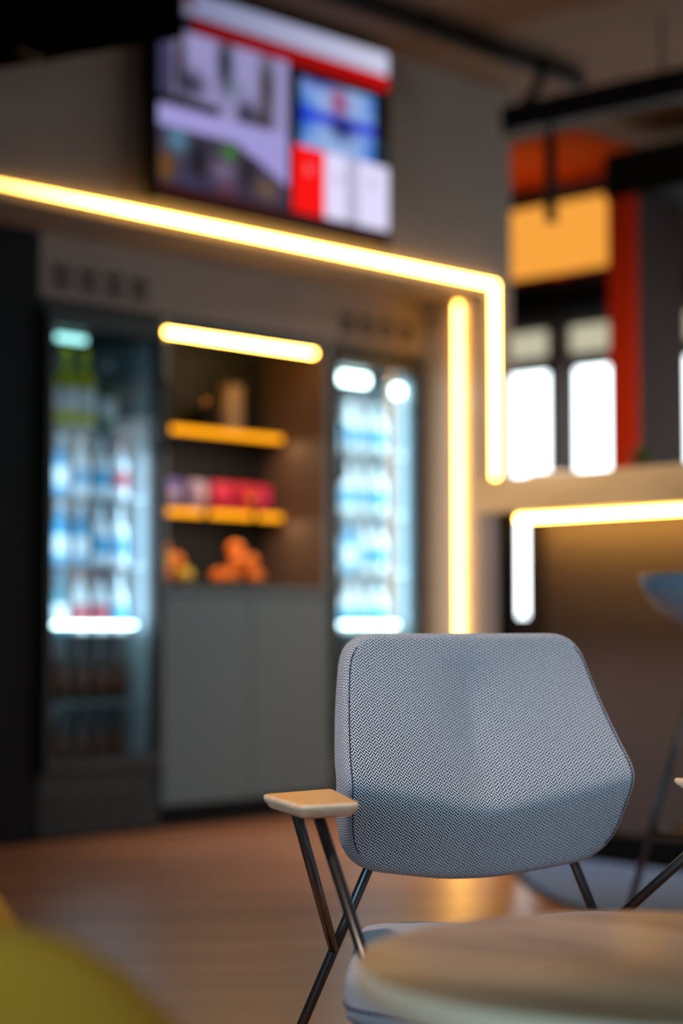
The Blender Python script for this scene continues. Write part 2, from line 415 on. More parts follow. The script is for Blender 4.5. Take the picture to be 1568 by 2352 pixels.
# ================================================================ TELEVISION
tv = wthing('television', 'wall mounted flat television showing shop pictures with red and white panels', 'television', -0.967, -0.45, 2.325)
TWd, THt = 1.255, 0.812
obj('bezel', box(0, TWd, 0.0, 0.06, 0, THt, 0.006), M['black'], tv)
obj('wall_mount', box(0.06, TWd - 0.3, 0.061, 0.0999, 0.05, THt - 0.05), M['black'], tv)
def scr_color(u, v):
    def g(cx, cy, sx, sy): return math.exp(-((u - cx) / sx) ** 2 - ((v - cy) / sy) ** 2)
    lil = (0.56, 0.54, 0.72); dark = (0.03, 0.03, 0.05)
    def mixc(a, b, t): t = max(0, min(1, t)); return tuple(a[i] * (1 - t) + b[i] * t for i in range(3))
    if v > 0.93: return (0.17, 0.014, 0.012)
    if v < 0.115:
        if u < 0.14: return mixc((0.25, 0.12, 0.16), (0.45, 0.45, 0.55), v / 0.1) if v > 0.02 else (0.02, .02, .03)
        return mixc((0.42, 0.44, 0.58), (0.78, 0.78, 0.88), u)
    if v < 0.20:
        if u < 0.13: return mixc((0.3, 0.3, 0.36), dark, (v - .115) / .03)
        return mixc((0.35, 0.0, 0.0), (0.72, 0.0, 0.0), u)
    if u < 0.535:                                   # picture of a shop, two halves
        c = lil
        if u < 0.06: c = mixc(lil, (0.1, 0.1, 0.2), 0.75)
        if v < 0.575:
            c = mixc(c, (0.12, 0.08, 0.07), 0.95 * g(.085, .36, .02, .2))
            c = mixc(c, dark, 0.97 * g(.265, .3, .028, .13))
            c = mixc(c, (0.05, 0.04, 0.08), 0.8 * g(.13, .44, .05, .06))
            c = mixc(c, (0.05, 0.03, 0.02), 0.95 * (1 if v > 0.51 + .0 * u and u < 0.24 and v < .56 else 0))
            c = mixc(c, (0.13, 0.10, 0.06), 0.9 * g(.44, .36, .03, .16))
            c = mixc(c, (0.02, 0.02, 0.03), 0.95 * g(.35, .52, .03, .06))
            c = mixc(c, (0.13, 0.08, 0.09), 0.85 * g(.42, .53, .04, .06))
            c = mixc(c, (0.25, 0.4, 0.3), 0.5 * g(.31, .40, .03, .03))
        else:
            low = 0.66 + 0.25 * max(0, (u - .3)) / .2 * 0.55
            c = (0.60, 0.57, 0.80)
            if v > low:
                c = (0.22, 0.19, 0.27)
                c = mixc(c, (0.32, 0.55, 0.65), 0.9 * g(.075, .72, .04, .06))
                c = mixc(c, (0.45, 0.27, 0.02), 0.95 * g(.03, .86, .03, .07))
                c = mixc(c, dark, 0.9 * g(.16, .80, .035, .09))
                c = mixc(c, (0.25, 0.55, 0.15), 0.9 * g(.285, .72, .03, .04))
                c = mixc(c, (0.5, 0.42, 0.55), 0.8 * g(.26, .82, .05, .05))
                c = mixc(c, (0.06, 0.05, 0.07), 0.8 * g(.36, .8, .03, .1))
                c = mixc(c, (0.45, 0.33, 0.24), 0.85 * g(.44, .86, .05, .05))
                c = mixc(c, (0.5, 0.18, 0.22), 0.6 * g(.27, .91, .03, .03))
                c = mixc(c, (0.2, 0.18, 0.35), 0.7 * g(.14, .91, .07, .03))
        return c
    if v < 0.605:
        if 0.585 < u < 0.935 and v > 0.245:
            c = (0.55, 0.66, 0.85)
            c = mixc(c, (0.05, 0.32, 0.75), 0.9 * g(.6, .44, .05, .12) + 0.7 * g(.93, .55, .05, .1) + .6 * g(.93, .3, .04, .08))
            c = mixc(c, (0.12, 0.02, 0.45), 0.7 * g(.67, .25, .08, .03))
            c = mixc(c, (0.6, 0.08, 0.2), 0.85 * g(.765, .33, .035, .06))
            c = mixc(c, (0.02, 0.06, 0.8), 0.9 * math.exp(-((v - .43) / .025) ** 2))
            c = mixc(c, (0.01, 0.03, 0.25), 0.95 * g(.78, .46, .05, .05))
            return c
        if u > 0.935 and v > 0.45: return (0.06, 0.12, 0.13)
        return (0.012, 0.013, 0.03)
    if u < 0.56: return (0.015, 0.01, 0.02)
    if u < 0.695:
        if (u - .628) ** 2 / .02 ** 2 + (v - .71) ** 2 / .03 ** 2 < 1: return (0.9, 0.35, 0.38)
        return (0.95, 0.0, 0.0)
    c = (0.86, 0.84, 0.96)
    if 0.80 < u < 0.86: c = (0.68, 0.66, 0.76)
    c = mixc(c, (0.4, 0.42, 0.5), 0.5 * (g(.765, .72, .012, .03) + g(.92, .70, .012, .03)))
    return c
NX, NY = 90, 60
bm = bmesh.new(); lay = bm.loops.layers.color.new('screen')
x0, x1, z0, z1 = 0.012, TWd - 0.012, 0.014, THt - 0.012
gv = [[bm.verts.new((x0 + (x1 - x0) * i / NX, -0.0015, z1 - (z1 - z0) * j / NY)) for i in range(NX + 1)] for j in range(NY + 1)]
for j in range(NY):
    for i in range(NX):
        f = bm.faces.new((gv[j][i], gv[j + 1][i], gv[j + 1][i + 1], gv[j][i + 1]))
        c = scr_color((i + .5) / NX, (j + .5) / NY)
        for l in f.loops: l[lay] = (*c, 1)
ms = bpy.data.materials.new('screen_picture'); ms.use_nodes = True; nt = ms.node_tree; p = nt.nodes['Principled BSDF']
va = nt.nodes.new('ShaderNodeVertexColor'); va.layer_name = 'screen'
gm = nt.nodes.new('ShaderNodeGamma'); gm.inputs[1].default_value = 1.0
nt.links.new(va.outputs[0], gm.inputs[0]); nt.links.new(gm.outputs[0], p.inputs['Emission Color'])
p.inputs['Base Color'].default_value = (0.01, 0.01, 0.01, 1); p.inputs['Roughness'].default_value = 0.3; p.inputs['Emission Strength'].default_value = 1.08
obj('screen', bm, ms, tv)

# ================================================================ FRIDGES
def fridge(a0, a1, label):
    wdt = a1 - a0
    f = wthing('display_fridge', label, 'fridge', a0, 0.0, 0.0, None)
    b = bmesh.new(); T = 0.03
    add_box(b, 0, T, 0.0, 0.58, 0.02, 1.99); add_box(b, wdt - T, wdt, 0.0, 0.58, 0.02, 1.99)
    add_box(b, T, wdt - T, 0.55, 0.58, 0.02, 1.99)
    add_box(b, T, wdt - T, 0.0, 0.55, 1.90, 1.99); add_box(b, T, wdt - T, 0.0, 0.55, 0.02, 0.27)
    obj('cabinet', b, M['fridge'], f)
    li = bmesh.new()
    add_box(li, T, T + .004, 0.02, 0.54, 0.275, 1.895); add_box(li, wdt - T - .004, wdt - T, 0.02, 0.54, 0.275, 1.895); add_box(li, T + .004, wdt - T - .004, 0.536, 0.54, 0.275, 1.895)
    obj('liner', li, M['fridge_in'], f)
    d = bmesh.new(); dt = 0.032
    add_box(d, 0.004, dt, -0.035, -0.002, 0.25, 1.955); add_box(d, wdt - dt, wdt - 0.004, -0.035, -0.002, 0.25, 1.955)
    add_box(d, dt, wdt - dt, -0.035, -0.002, 0.25, 0.30); add_box(d, dt, wdt - dt, -0.035, -0.002, 1.90, 1.955)
    dr = obj('door', d, M['fridge'], f)
    obj('pane', box(dt, wdt - dt, -0.022, -0.018, 0.30, 1.90), M['glass'], dr)
    hx = wdt - 0.022 if a0 < 0 else 0.022
    h = tube([(hx, -0.037, 1.46), (hx, -0.075, 1.48), (hx, -0.075, 1.72), (hx, -0.037, 1.74)], 0.010)
    if a0 > 0: 
        h.free(); h = tube([(hx, -0.037, 1.40), (hx, -0.075, 1.42), (hx, -0.075, 1.64), (hx, -0.037, 1.66)], 0.010)
    obj('handle', h, M['black'], dr)
    g = obj('bottom_grille', box(0.03, wdt - 0.03, -0.003, -0.0005, 0.04, 0.17), M['fridge'], f)
    for r in range(2):
        for k in range(4):
            obj('slot', box(0.05 + k * (wdt - .1) / 4, 0.05 + (k + .72) * (wdt - .1) / 4, -0.006, -0.0032, 0.055 + r * .055, 0.095 + r * .055), M['slot'], g)
    return f
FL = fridge(-1.12, -0.552, 'tall glass door drinks fridge at the left end of the niche')
FR = fridge(0.392, 0.975, 'tall glass door drinks fridge beside the glowing yellow light strip')
shz = [0.50, 0.76, 1.02, 1.28, 1.55]
for F, wdt in ((FL, .568), (FR, .583)):
    for z in shz:
        s_ = bmesh.new()
        add_box(s_, .036, wdt - .036, 0.05, 0.055, z - .006, z)
        for k in range(12): add_box(s_, .04 + k * (wdt - .08) / 11.5, .044 + k * (wdt - .08) / 11.5, 0.055, 0.53, z - .004, z)
        obj('wire_shelf', s_, M['fridge_in'], F)
obj('lamp', box(0.035, 0.25, 0.06, 0.08, 1.862, 1.885), M['led_cool'], FL)
obj('lamp', box(0.035, 0.31, 0.06, 0.09, 1.845, 1.885), M['led_cold'], FR)
obj('lamp', box(0.505, 0.535, 0.06, 0.09, 1.82, 1.86), M['led_cold'], FR)  # added glowing block imitating a bright spot reflected in the glass
def fridge_fill(F, x, z0, z1, power, color, tx):  # hidden jamb lights added; the brightened contents stand in for window reflections
    L = bpy.data.lights.new('fridge_fill', 'AREA'); L.shape = 'RECTANGLE'; L.size = 0.02; L.size_y = z1 - z0; L.energy = power; L.color = color
    o = bpy.data.objects.new('fridge_fill', L); COL.objects.link(o); o.parent = F
    o.location = (x, 0.03, (z0 + z1) / 2)
    o.rotation_euler = (Vector((tx, 0.4, 0)) - Vector((x, 0.03, 0))).to_track_quat('-Z', 'Y').to_euler()
for x, tx in ((.05, .33), (.53, .25)):
    fridge_fill(FR, x, 0.78, 1.86, 4.2, (0.72, 0.93, 1.0), tx)
for x, tx in ((.05, .33), (.52, .25)):
    fridge_fill(FL, x, 0.78, 1.45, 1.6, (0.62, 0.84, 1.0), tx)
for F, pw in ((FL, 'led_cold'), (FR, 'led_cold')):
    obj('shelf_light', box(0.06, 0.50, 0.060, 0.075, 0.785, 0.797), M[pw], F)  # glowing strip added for the bright lower end of the window reflection

# grilles above the fridges
for a0, who in ((-1.08, 'left'), (0.46, 'right')):
    g = wthing('vent_grille', 'dark slotted vent grille above the %s fridge' % who, 'vent', a0, -0.001, 2.045, 'vents above the fridges')
    for r in range(2):
        for k in range(4): obj('slot', box(k * .125, k * .125 + .085, -0.005, -0.0015, r * .05, r * .05 + .034), M['slot'], g)
    obj('plate', box(-0.02, 0.48, -0.001, 0.0, -0.015, 0.10), M['wall'], g)

# bottles and cans
BOT = lathe([(0, 0), (.031, .001), (.033, .01), (.033, .125), (.026, .155), (.013, .18), (.012, .215), (.0, .216)], 18)
CAPM = lathe([(0, .212), (.014, .212), (.014, .232), (0, .232)], 14)
LABM = lathe([(.0335, .04), (.0338, .041), (.0338, .11), (.0335, .111)], 18)
def mesh_of(bm, name, m):
    me = bpy.data.meshes.new(name); bm.to_mesh(me); me.materials.append(m); return me
def bottle_proto(body, cap, lab, s=1.0):
    return [('bottle', mesh_of(BOT, 'bottle', body)), ('cap', mesh_of(CAPM, 'cap', cap)), ('paper_label', mesh_of(LABM, 'paper_label', lab))]
def put_bottle(pr, a, b, z, label, group, s=1.0):
    r = wthing('drink_bottle', label, 'bottle', a, b, z, group); r.scale = (s, s, s)
    for n, me in pr:
        o = bpy.data.objects.new('glass_body' if n == 'bottle' else n, me); COL.objects.link(o); o.parent = r
cm = lambda n, c, r=0.35: mat(n, c, r)
wh = cm('pale_plastic', (0.75, 0.85, 0.92)); bl = cm('blue_plastic', (0.05, 0.35, 0.60)); te = cm('teal_plastic', (0.03, 0.22, 0.30))
rd = cm('pinkish_red', (0.45, 0.06, 0.10)); yl = cm('yellow_plastic', (0.80, 0.74, 0.01)); br_ = cm('dark_brown_glass', (0.03, 0.012, 0.006)); gr = cm('green_glass', (0.05, 0.16, 0.08))
P_y = bottle_proto(cm('yellow_juice', (0.50, 0.50, 0.01)), yl, wh); P_b = bottle_proto(bl, wh, wh); P_t = bottle_proto(te, bl, wh)
P_w = bottle_proto(wh, wh, bl); P_r = bottle_proto(wh, rd, rd); P_d = bottle_proto(br_, br_, cm('rust_label', (0.10, 0.03, 0.012))); P_g = bottle_proto(gr, wh, wh)
ORD = ['leftmost', 'second from the left', 'middle', 'second from the right', 'rightmost']
for k in range(3): put_bottle(P_y, -1.025 + k * .09, 0.10, 1.55, 'yellow bottle on the top shelf of the left fridge, %s of three' % ['leftmost', 'middle', 'rightmost'][k], 'yellow bottles in the left fridge', 1.25)
put_bottle(P_g, -0.70, 0.14, 1.55, 'green glass bottle right of the yellow bottles in the left fridge', None, 1.1)
rows_l = [(1.28, [(P_b, 'blue'), (P_b, 'blue'), (P_w, 'white'), (P_w, 'white'), (P_r, 'red labelled')], 'second'),
          (1.02, [(P_t, 'teal'), (P_b, 'blue'), (P_b, 'blue'), (P_w, 'white'), (P_w, 'white')], 'third'),
          (0.76, [(P_t, 'teal'), (P_t, 'teal'), (P_r, 'red labelled'), (P_r, 'red labelled'), (P_w, 'white')], 'fourth'),
          (0.50, [(P_d, 'dark brown')] * 5, 'fifth'), (0.274, [(P_d, 'dark brown')] * 5, 'lowest')]
for z, lst, nm in rows_l:
    for k, (pr, cn) in enumerate(lst):
        put_bottle(pr, -1.025 + k * .094, 0.13, z, '%s drink bottle, %s on the %s level of the left fridge' % (cn, ORD[k], nm), '%s bottles on the %s level of the left fridge' % (cn, nm), 0.86 if z < .3 else 1.0)
rows_r = [(1.55, [(P_w, 'pale')] * 5, 'top'), (1.28, [(P_w, 'pale')] * 5, 'second'), (1.02, [(P_w, 'pale'), (P_w, 'pale'), (P_b, 'blue'), (P_w, 'pale'), (P_w, 'pale')], 'third'),
          (0.76, [(P_w, 'pale')] * 5, 'fourth')]
for z, lst, nm in rows_r:
    for k, (pr, cn) in enumerate(lst):
        put_bottle(pr, 0.490 + k * .094, 0.15, z, '%s drink bottle, %s on the %s shelf of the right fridge' % (cn, ORD[k], nm), '%s bottles on the %s shelf of the right fridge' % (cn, nm))

# ================================================================ MIDDLE UNIT
A0, A1 = -0.548, 0.388
cab = wthing('base_cabinet', 'grey two-door base cabinet between the two fridges', 'cabinet', A0, 0.0, 0.0)
wd = A1 - A0
obj('carcass', box(0.0, wd, 0.0, 0.58, 0.09, 0.915), M['cab'], cab)
obj('plinth', box(0.0, wd, 0.03, 0.58, 0.0, 0.089), M['cab_dark'], cab)
for x0, x1 in ((0.003, wd / 2 - .0025), (wd / 2 + .0025, wd - .003)):
    obj('door', box(x0, x1, -0.02, -0.001, 0.095, 0.905, 0.002), M['cab'], cab)
wt = wthing('worktop', 'grey worktop over the two-door cabinet carrying the fruit bowls', 'worktop', A0, 0.0, 0.916)
obj('slab', box(0.0, wd, -0.025, 0.58, 0.0, 0.028, 0.003), M['cab'], wt)
nk = wthing('shelving_unit', 'open dark shelving unit between the fridges above the worktop', 'shelving unit', A0, 0.0, 0.945)
obj('side_panel', box(0, 0.02, 0.0, 0.40, 0, 1.045), M['nook'], nk)
obj('side_panel', box(wd - 0.02, wd, 0.0, 0.40, 0, 1.045), M['nook'], nk)
obj('top_panel', box(0.021, wd - 0.021, 0.0, 0.40, 1.02, 1.045), M['cab'], nk)
obj('back_panel', box(0.021, wd - 0.021, 0.38, 0.40, 0, 1.02), M['nook_back'], nk)
obj('edge_strip', box(-0.004, 0.024, -0.012, -0.001, 0, 1.045), M['edge'], nk)
obj('edge_strip', box(wd - 0.024, wd + 0.004, -0.012, -0.001, 0, 1.045), M['edge'], nk)
for z, segs in ((0.645, [(0.03, 0.895)]), (0.305, [(0.03, 0.44), (0.48, 0.72), (0.76, 0.895)])):
    sh = obj('shelf', box(0.0215, wd - 0.0215, 0.25, 0.379, z, z + 0.016), M['nook'], nk)
    for x0, x1 in segs:
        al = area_light('shelf_fill', (0, 0, 0), (0, 0, -1), x1 - x0, 0.015, 1.6 * (x1 - x0), (1.0, 0.72, 0.42)); al.parent = nk; al.location = ((x0 + x1) / 2, 0.20, z - 0.012); al.rotation_euler = (math.radians(-12), 0, 0)  # unseen area light added under the shelf to brighten fruit and bags
        obj('shelf_light', box(x0, x1, 0.236, 0.249, z - 0.010, z + 0.016, 0.002), M['led_shelf'], sh)
nl = wthing('niche_lamp', 'bright warm yellow light bar over the dark shelves between the fridges', 'light bar', -0.541, -0.014, 1.934)
obj('diffuser', box(0.0, 0.822, -0.012, 0.0, -0.009, 0.009), M['led'], nl)
obj('profile', box(0.015, 0.82, -0.014, 0.004, 0.0095, 0.030), M['black'], nl)

# things on the shelves
can = wthing('canister', 'tall beige canister on the upper shelf of the dark unit', 'canister', 0.115, 0.315, 1.6065)
obj('tin', lathe([(0, 0), (.050, 0), (.052, .01), (.052, .17), (.050, .175), (0, .175)]), cm('beige_tin', (0.30, 0.20, 0.13)), can)
obj('lid', lathe([(0, .1755), (.054, .1755), (.054, .20), (.01, .203), (.01, .22), (0, .22)]), cm('beige_lid', (0.33, 0.24, 0.17)), can)
kt = wthing('teapot', 'small dark round pot with a brass knob left of the beige canister', 'pot', -0.03, 0.315, 1.6065)
obj('pot', lathe([(0, 0), (.04, 0), (.055, .03), (.055, .07), (.035, .10), (0, .105)]), M['black'], kt)
obj('brass_knob', lathe([(0, .105), (.012, .11), (.016, .125), (.010, .138), (0, .14)]), mat('brass', (0.9, 0.5, 0.2), 0.25, 1.0), kt)
def snack_bag(a, b, z, col, col2, label, wdx=.085, h=.125):
    r = wthing('snack_bag', label, 'snack bag', a, b, z, 'snack bags on the lower shelf')
    r.rotation_euler = (0, 0, ANG + random.uniform(-.25, .25))
    bm = bmesh.new(); n = 12
    grid = {}
    for side in (1, -1):
        for i in range(n + 1):
            for j in range(n + 1):
                u, v = i / n, j / n
                th = .034 * (math.sin(PI * u) ** .6) * (math.sin(PI * v) ** .5)
                th += .003 * math.sin(9 * u + 5 * v + a * 40) * math.sin(PI * u) * math.sin(PI * v)
                xx = (u - .5) * wdx * (1 - .12 * math.sin(PI * v)); zz = v * h
                if side == -1 and (i in (0, n) or j in (0, n)): grid[side, i, j] = grid[1, i, j]
                else: grid[side, i, j] = bm.verts.new((xx, side * th, zz))
        for i in range(n):
            for j in range(n):
                f = bm.faces.new((grid[side, i, j], grid[side, i + 1, j], grid[side, i + 1, j + 1], grid[side, i, j + 1])); f.smooth = True
    obj('packet', bm, cm('bag_foil', col, .3), r)
    obj('printed_panel', lathe([(0, 0), (.026, 0), (.024, .003), (0, .005)], 16), cm('bag_print', col2, .4), r)
    pp = r.children[-1]; pp.rotation_euler = (PI / 2, 0, 0); pp.location = (0, -.034, h * .45)
    return r
snack_bag(-.38, .30, 1.2665, (.03, .08, .45), (.10, .25, .7), 'dark blue snack bag at the left end of the lower shelf', .12)
snack_bag(-.25, .285, 1.2665, (.10, .10, .50), (.75, .60, .85), 'blue and lilac snack bag, second from left on the lower shelf', .13)
snack_bag(-.10, .285, 1.2665, (.50, .38, .65), (.85, .55, .5), 'lilac snack bag beside the red bags on the lower shelf', .12)
snack_bag(.04, .285, 1.2665, (.75, .015, .09), (.9, .05, .12), 'crimson snack bag right of the lilac one', .13)
snack_bag(.18, .285, 1.2665, (.72, .02, .06), (.95, .3, .05), 'red snack bag with an orange spot on the lower shelf', .13)
snack_bag(.29, .30, 1.2665, (.70, .02, .12), (.8, .05, .2), 'pinkish red snack bag at the right end of the lower shelf', .10)

bowlm = mat('bowl_dark_wire', (0.05, 0.025, 0.015), 0.5)
def bowl(a, b, label):
    r = wthing('fruit_bowl', label, 'bowl', a, b, 0.945, 'fruit bowls on the worktop')
    obj('bowl', lathe([(0, 0), (.07, 0), (.075, .004), (.135, .030), (.132, .033), (.07, .008), (0, .006)], 28), bowlm, r)
SPH = bmesh.new(); bmesh.ops.create_uvsphere(SPH, u_segments=18, v_segments=12, radius=1.0)
for f in SPH.faces: f.smooth = True
def fruit(kind, a, b, z, r, col, label, group):
    if kind not in FM:
        m = mat(kind + '_peel', col, 0.45, bump=0.15, nscale=160)
        FM[kind] = mesh_of(SPH, kind, m)
        FM[kind + 's'] = mesh_of(lathe([(0, .97), (.10, .985), (.07, 1.05), (0, 1.06)], 8), 'stem', M['plant'])
    o = wthing(kind, label, kind, a, b, z, group); o.scale = (r, r, r * (.93 if kind == 'orange' else 1.1))
    for n, k in (('peel', kind), ('stem', kind + 's')):
        c = bpy.data.objects.new(n, FM[k]); COL.objects.link(c); c.parent = o
FM = {}
OR = (0.95, 0.22, 0.006); YE = (0.90, 0.55, 0.01); GRN = (0.30, 0.42, 0.01)
def heap(ca, cb, spec, where):
    for kind, dx, dy, dz, r in spec:
        r = min(r, .0365)
        lvl = 'top' if dz > .16 else 'middle' if dz > .1 else 'bottom'
        pos = ('' if dz > .16 else ' ' + ('left' if dx < -.03 else 'right' if dx > .03 else 'centre')) + ('' if dz > .1 else ' back' if dy > .02 else ' front')
        col = {'orange': OR, 'lemon': YE, 'lime': GRN}[kind]
        fruit(kind, ca + dx * 1.12, cb + dy * 1.1, 0.945 + dz * .96 - .022, r, col, '%s in the %s fruit bowl, %s layer%s' % (kind, where, lvl, pos), '%ss in the %s fruit bowl' % (kind, where))
bowl(-.36, .17, 'dark fruit bowl with oranges, lemons and limes by the left fridge')
bowl(0.03, .17, 'dark fruit bowl heaped with oranges, right of the mixed fruit bowl')
heap(-.36, .17, [('orange', -.06, -.05, .065, .040), ('lemon', .02, -.065, .062, .034), ('lime', .075, -.015, .072, .030), ('orange', -.02, .06, .066, .040), ('lemon', -.075, .03, .080, .033),
                 ('lemon', -.035, -.02, .125, .034), ('orange', .035, .0, .128, .038), ('orange', -.01, .03, .185, .036)], 'left')
heap(.03, .17, [('orange', -.065, -.03, .066, .040), ('orange', .02, -.07, .066, .040), ('orange', .075, .0, .072, .040), ('orange', .02, .065, .067, .040), ('orange', -.06, .045, .07, .040),
                ('orange', -.025, -.02, .130, .040), ('orange', .05, -.01, .134, .040), ('orange', .015, .035, .19, .038)], 'right')

# ================================================================ BAR COUNTER
BA = math.atan2(-0.65, 0.584)      # direction along the counter, away from the wall
bc = thing('bar_counter', 'long high bar counter with a thick pale wooden top and light under its edge', 'bar counter', (0.456, 6.35, 0), BA)
# local x: along the counter towards the viewer's right; local y: away from the viewer
top = obj('wooden_top', box(0, 3.4, 0.0, 0.75, 1.168, 1.285, 0.004), M['counter'], bc)
obj('light_strip', box(0.012, 3.35, 0.19, 0.21, 1.150, 1.166), M['led'], bc)
obj('front_panel', box(0.05, 3.3, 0.30, 0.34, 0.10, 1.160), M['mesh'], bc)
obj('plinth', box(-0.035, 3.3, 0.26, 0.36, 0.0, 0.099), M['black'], bc)
obj('post', box(0.06, 0.105, 0.045, 0.09, 0.0, 1.166), M['cab_dark'], bc)
obj('end_panel', box(-0.035, 0.049, 0.30, 0.36, 0.10, 1.160), mat('panel_post', (0.035, 0.022, 0.016), .6), bc)
# things on the counter
pc = lambda x, y: (0.456 + x * math.cos(BA) - y * math.sin(BA), 6.35 + x * math.sin(BA) + y * math.cos(BA))
X, Y = pc(0.20, 0.2)
pl = thing('plate', 'white oval plate on the bar counter top, beside the pier', 'plate', (X, Y, 1.2855))
obj('dish', lathe([(0, 0), (.05, 0), (.06, .004), (.105, .016), (.104, .020), (.058, .009), (0, .008)], 32), M['white'], pl)
X, Y = pc(0.36, 0.45)
pt = thing('potted_plant', 'small dark green potted plant standing on the bar counter', 'plant', (X, Y, 1.2855))
obj('pot', lathe([(0, 0), (.03, 0), (.042, .05), (.045, .052), (.045, .058), (.036, .058), (.03, .045), (0, .045)], 20), mat('pot_aubergine', (.03, .015, .03), .4), pt)
lf = bmesh.new()
for k in range(42):
    an = random.uniform(0, 2 * PI); el = random.uniform(.2, 1.3); L = random.uniform(.04, .085)
    d = Vector((math.cos(an) * math.cos(el), math.sin(an) * math.cos(el), math.sin(el))); sd = d.cross(Vector((0, 0, 1))).normalized() * .012
    b0 = Vector((0, 0, .05)) + d * .01; 
    q = [b0, b0 + d * L * .5 + sd, b0 + d * L - Vector((0, 0, .012)), b0 + d * L * .5 - sd]
    vs = [lf.verts.new(v) for v in q]; lf.faces.new(vs)
obj('leaves', lf, M['plant'], pt)
X, Y = pc(1.02, 0.3)
dk = thing('espresso_cup', 'small black cup on the bar counter at the right edge', 'cup', (X, Y, 1.2855))
obj('cup', lathe([(0, 0), (.025, 0), (.035, .02), (.04, .06), (.036, .06), (.03, .02), (0, .012)], 20), M['black'], dk)
obj('handle', tube([(.036, 0, .045), (.055, 0, .042), (.055, 0, .02), (.034, 0, .015)], .004, 8), M['black'], dk)

# ---- round rug
rg = thing('carpet', 'slate blue carpet with a dark edge laid in front of the bar', 'carpet', (0.456, 6.35, 0), BA)
cp = [(-.02, .24), (.40, -.22), (.95, -.60), (1.9, -.70), (3.3, -.70), (3.3, .24)]
obj('pile', prism(round_poly(cp, [.02, .25, .3, .3, .05, .02]), .002, .010), M['rug'], rg)
cp2 = [(-.06, .245), (.385, -.245), (.945, -.63), (1.9, -.735), (3.32, -.735), (3.32, .245)]
obj('binding', prism(round_poly(cp2, [.02, .25, .3, .3, .05, .02]), .0005, .0019), M['rug_edge'], rg)

# ---- bar stool at the right edge
SX, SY = 0.98, 4.25
st = thing('bar_stool', 'bar stool with a pale bowl seat and thin black legs at the right edge', 'stool', (SX, SY, 0))
obj('seat_shell', lathe([(0, .770), (.12, .776), (.20, .792), (.255, .822), (.287, .862), (.303, .905), (.297, .909), (.262, .875), (.20, .842), (.11, .822), (0, .818)], 48), M['stool'], st)
legs = [(-.385, -.02), (.33, -.05), (-.05, .40), (.03, -.36)]
for lx, ly in legs:
    obj('leg', tube([(lx * .40, ly * .40, .779), (lx, ly, 0.0)], .008, 12), M['tube'], st)
k = .735
P = [Vector((lx * k, ly * k, .33)) for lx, ly in (legs[0], legs[2], legs[1], legs[3])]
for i in range(4): obj('rung', tube([P[i], P[(i + 1) % 4]], .007, 10), M['tube'], st)

# ================================================================ CEILING TRACKS
def beam(name, label, cat, p0, p1, w_, h_, part='rail', extra=None):
    p0, p1 = Vector(p0), Vector(p1); d = p1 - p0; an = math.atan2(d.y, d.x)
    r = thing(name, label, cat, p0, an)
    obj(part, box(0, d.xy.length, -w_ / 2, w_ / 2, -h_ / 2, h_ / 2), M['black'], r)
    return r, d.xy.length
tr, L1 = beam('track_rail', 'black ceiling track running parallel to the television wall', 'track', (-0.35, 6.47, 3.125), (1.03, 7.93, 3.120), .06, .055)
for xx in (0.3, 1.0, 1.75): obj('ceiling_clip', box(xx, xx + .03, -.012, .012, .0276, .059), M['black'], tr)
b2, L2 = beam('hanging_beam', 'thick black suspended beam crossing behind the bar at top right', 'beam', (0.69, 7.72, 2.89), (1.95, 6.63, 2.89), .08, .11)
for xx in (0.75, 1.45): obj('suspension_rod', tube([(xx, 0, .0552), (xx, 0, CZ - 2.89)], .006, 8), M['black'], b2)
sp1 = thing('track_spotlight', 'black tube spotlight hanging straight down from the beam', 'spotlight', (0.857, 7.575, 2.834))
obj('lamp_body', lathe([(0, -.40), (.020, -.40), (.025, -.398), (.025, -.06), (.022, -.05), (0, -.05)], 24), M['black'], sp1)
obj('stem', tube([(0, 0, -.05), (0, 0, 0)], .012, 10), M['black'], sp1)
sp2 = thing('track_adapter', 'short black angled lamp arm joining the ceiling track and the beam', 'lamp arm', (0.80, 7.69, 3.107))
obj('arm', tube([(0.03, 0.0, 0), (0.03, 0.0, -.06), (-.045, -.0, -.165)], .022, 14), M['black'], sp2)
# black ventilation duct at the top left
p0, p1 = Vector((-0.563, 5.60, 0)), Vector((-1.20, 5.93, 0)); d = p1 - p0
du = thing('ventilation_duct', 'black boxed ventilation duct hanging from the ceiling at the top left', 'duct', (p0.x, p0.y, 2.617), math.atan2(d.y, d.x))
obj('duct_body', box(0, 1.6, -0.15, 0.0, 0, 0.55, 0.004), mat('duct_matt_black', (0.0015, 0.0015, 0.0015), 1.0, spec=0.0), du)
for xx in (.5, 1.2): obj('duct_flange', box(xx, xx + .03, -0.156, 0.006, -.006, .556), M['black'], du)

# ================================================================ THE LOUNGE CHAIR
CH = Vector((0.236, 2.65, 0)); AL = math.radians(20)
# local x = towards the viewer's right (r), local y = backwards (-f)
chair = thing('lounge_chair', 'grey herringbone lounge chair with black tube frame and wooden armrests', 'chair', CH, AL)
def lc(r, f, z): return Vector((r, -f, z))

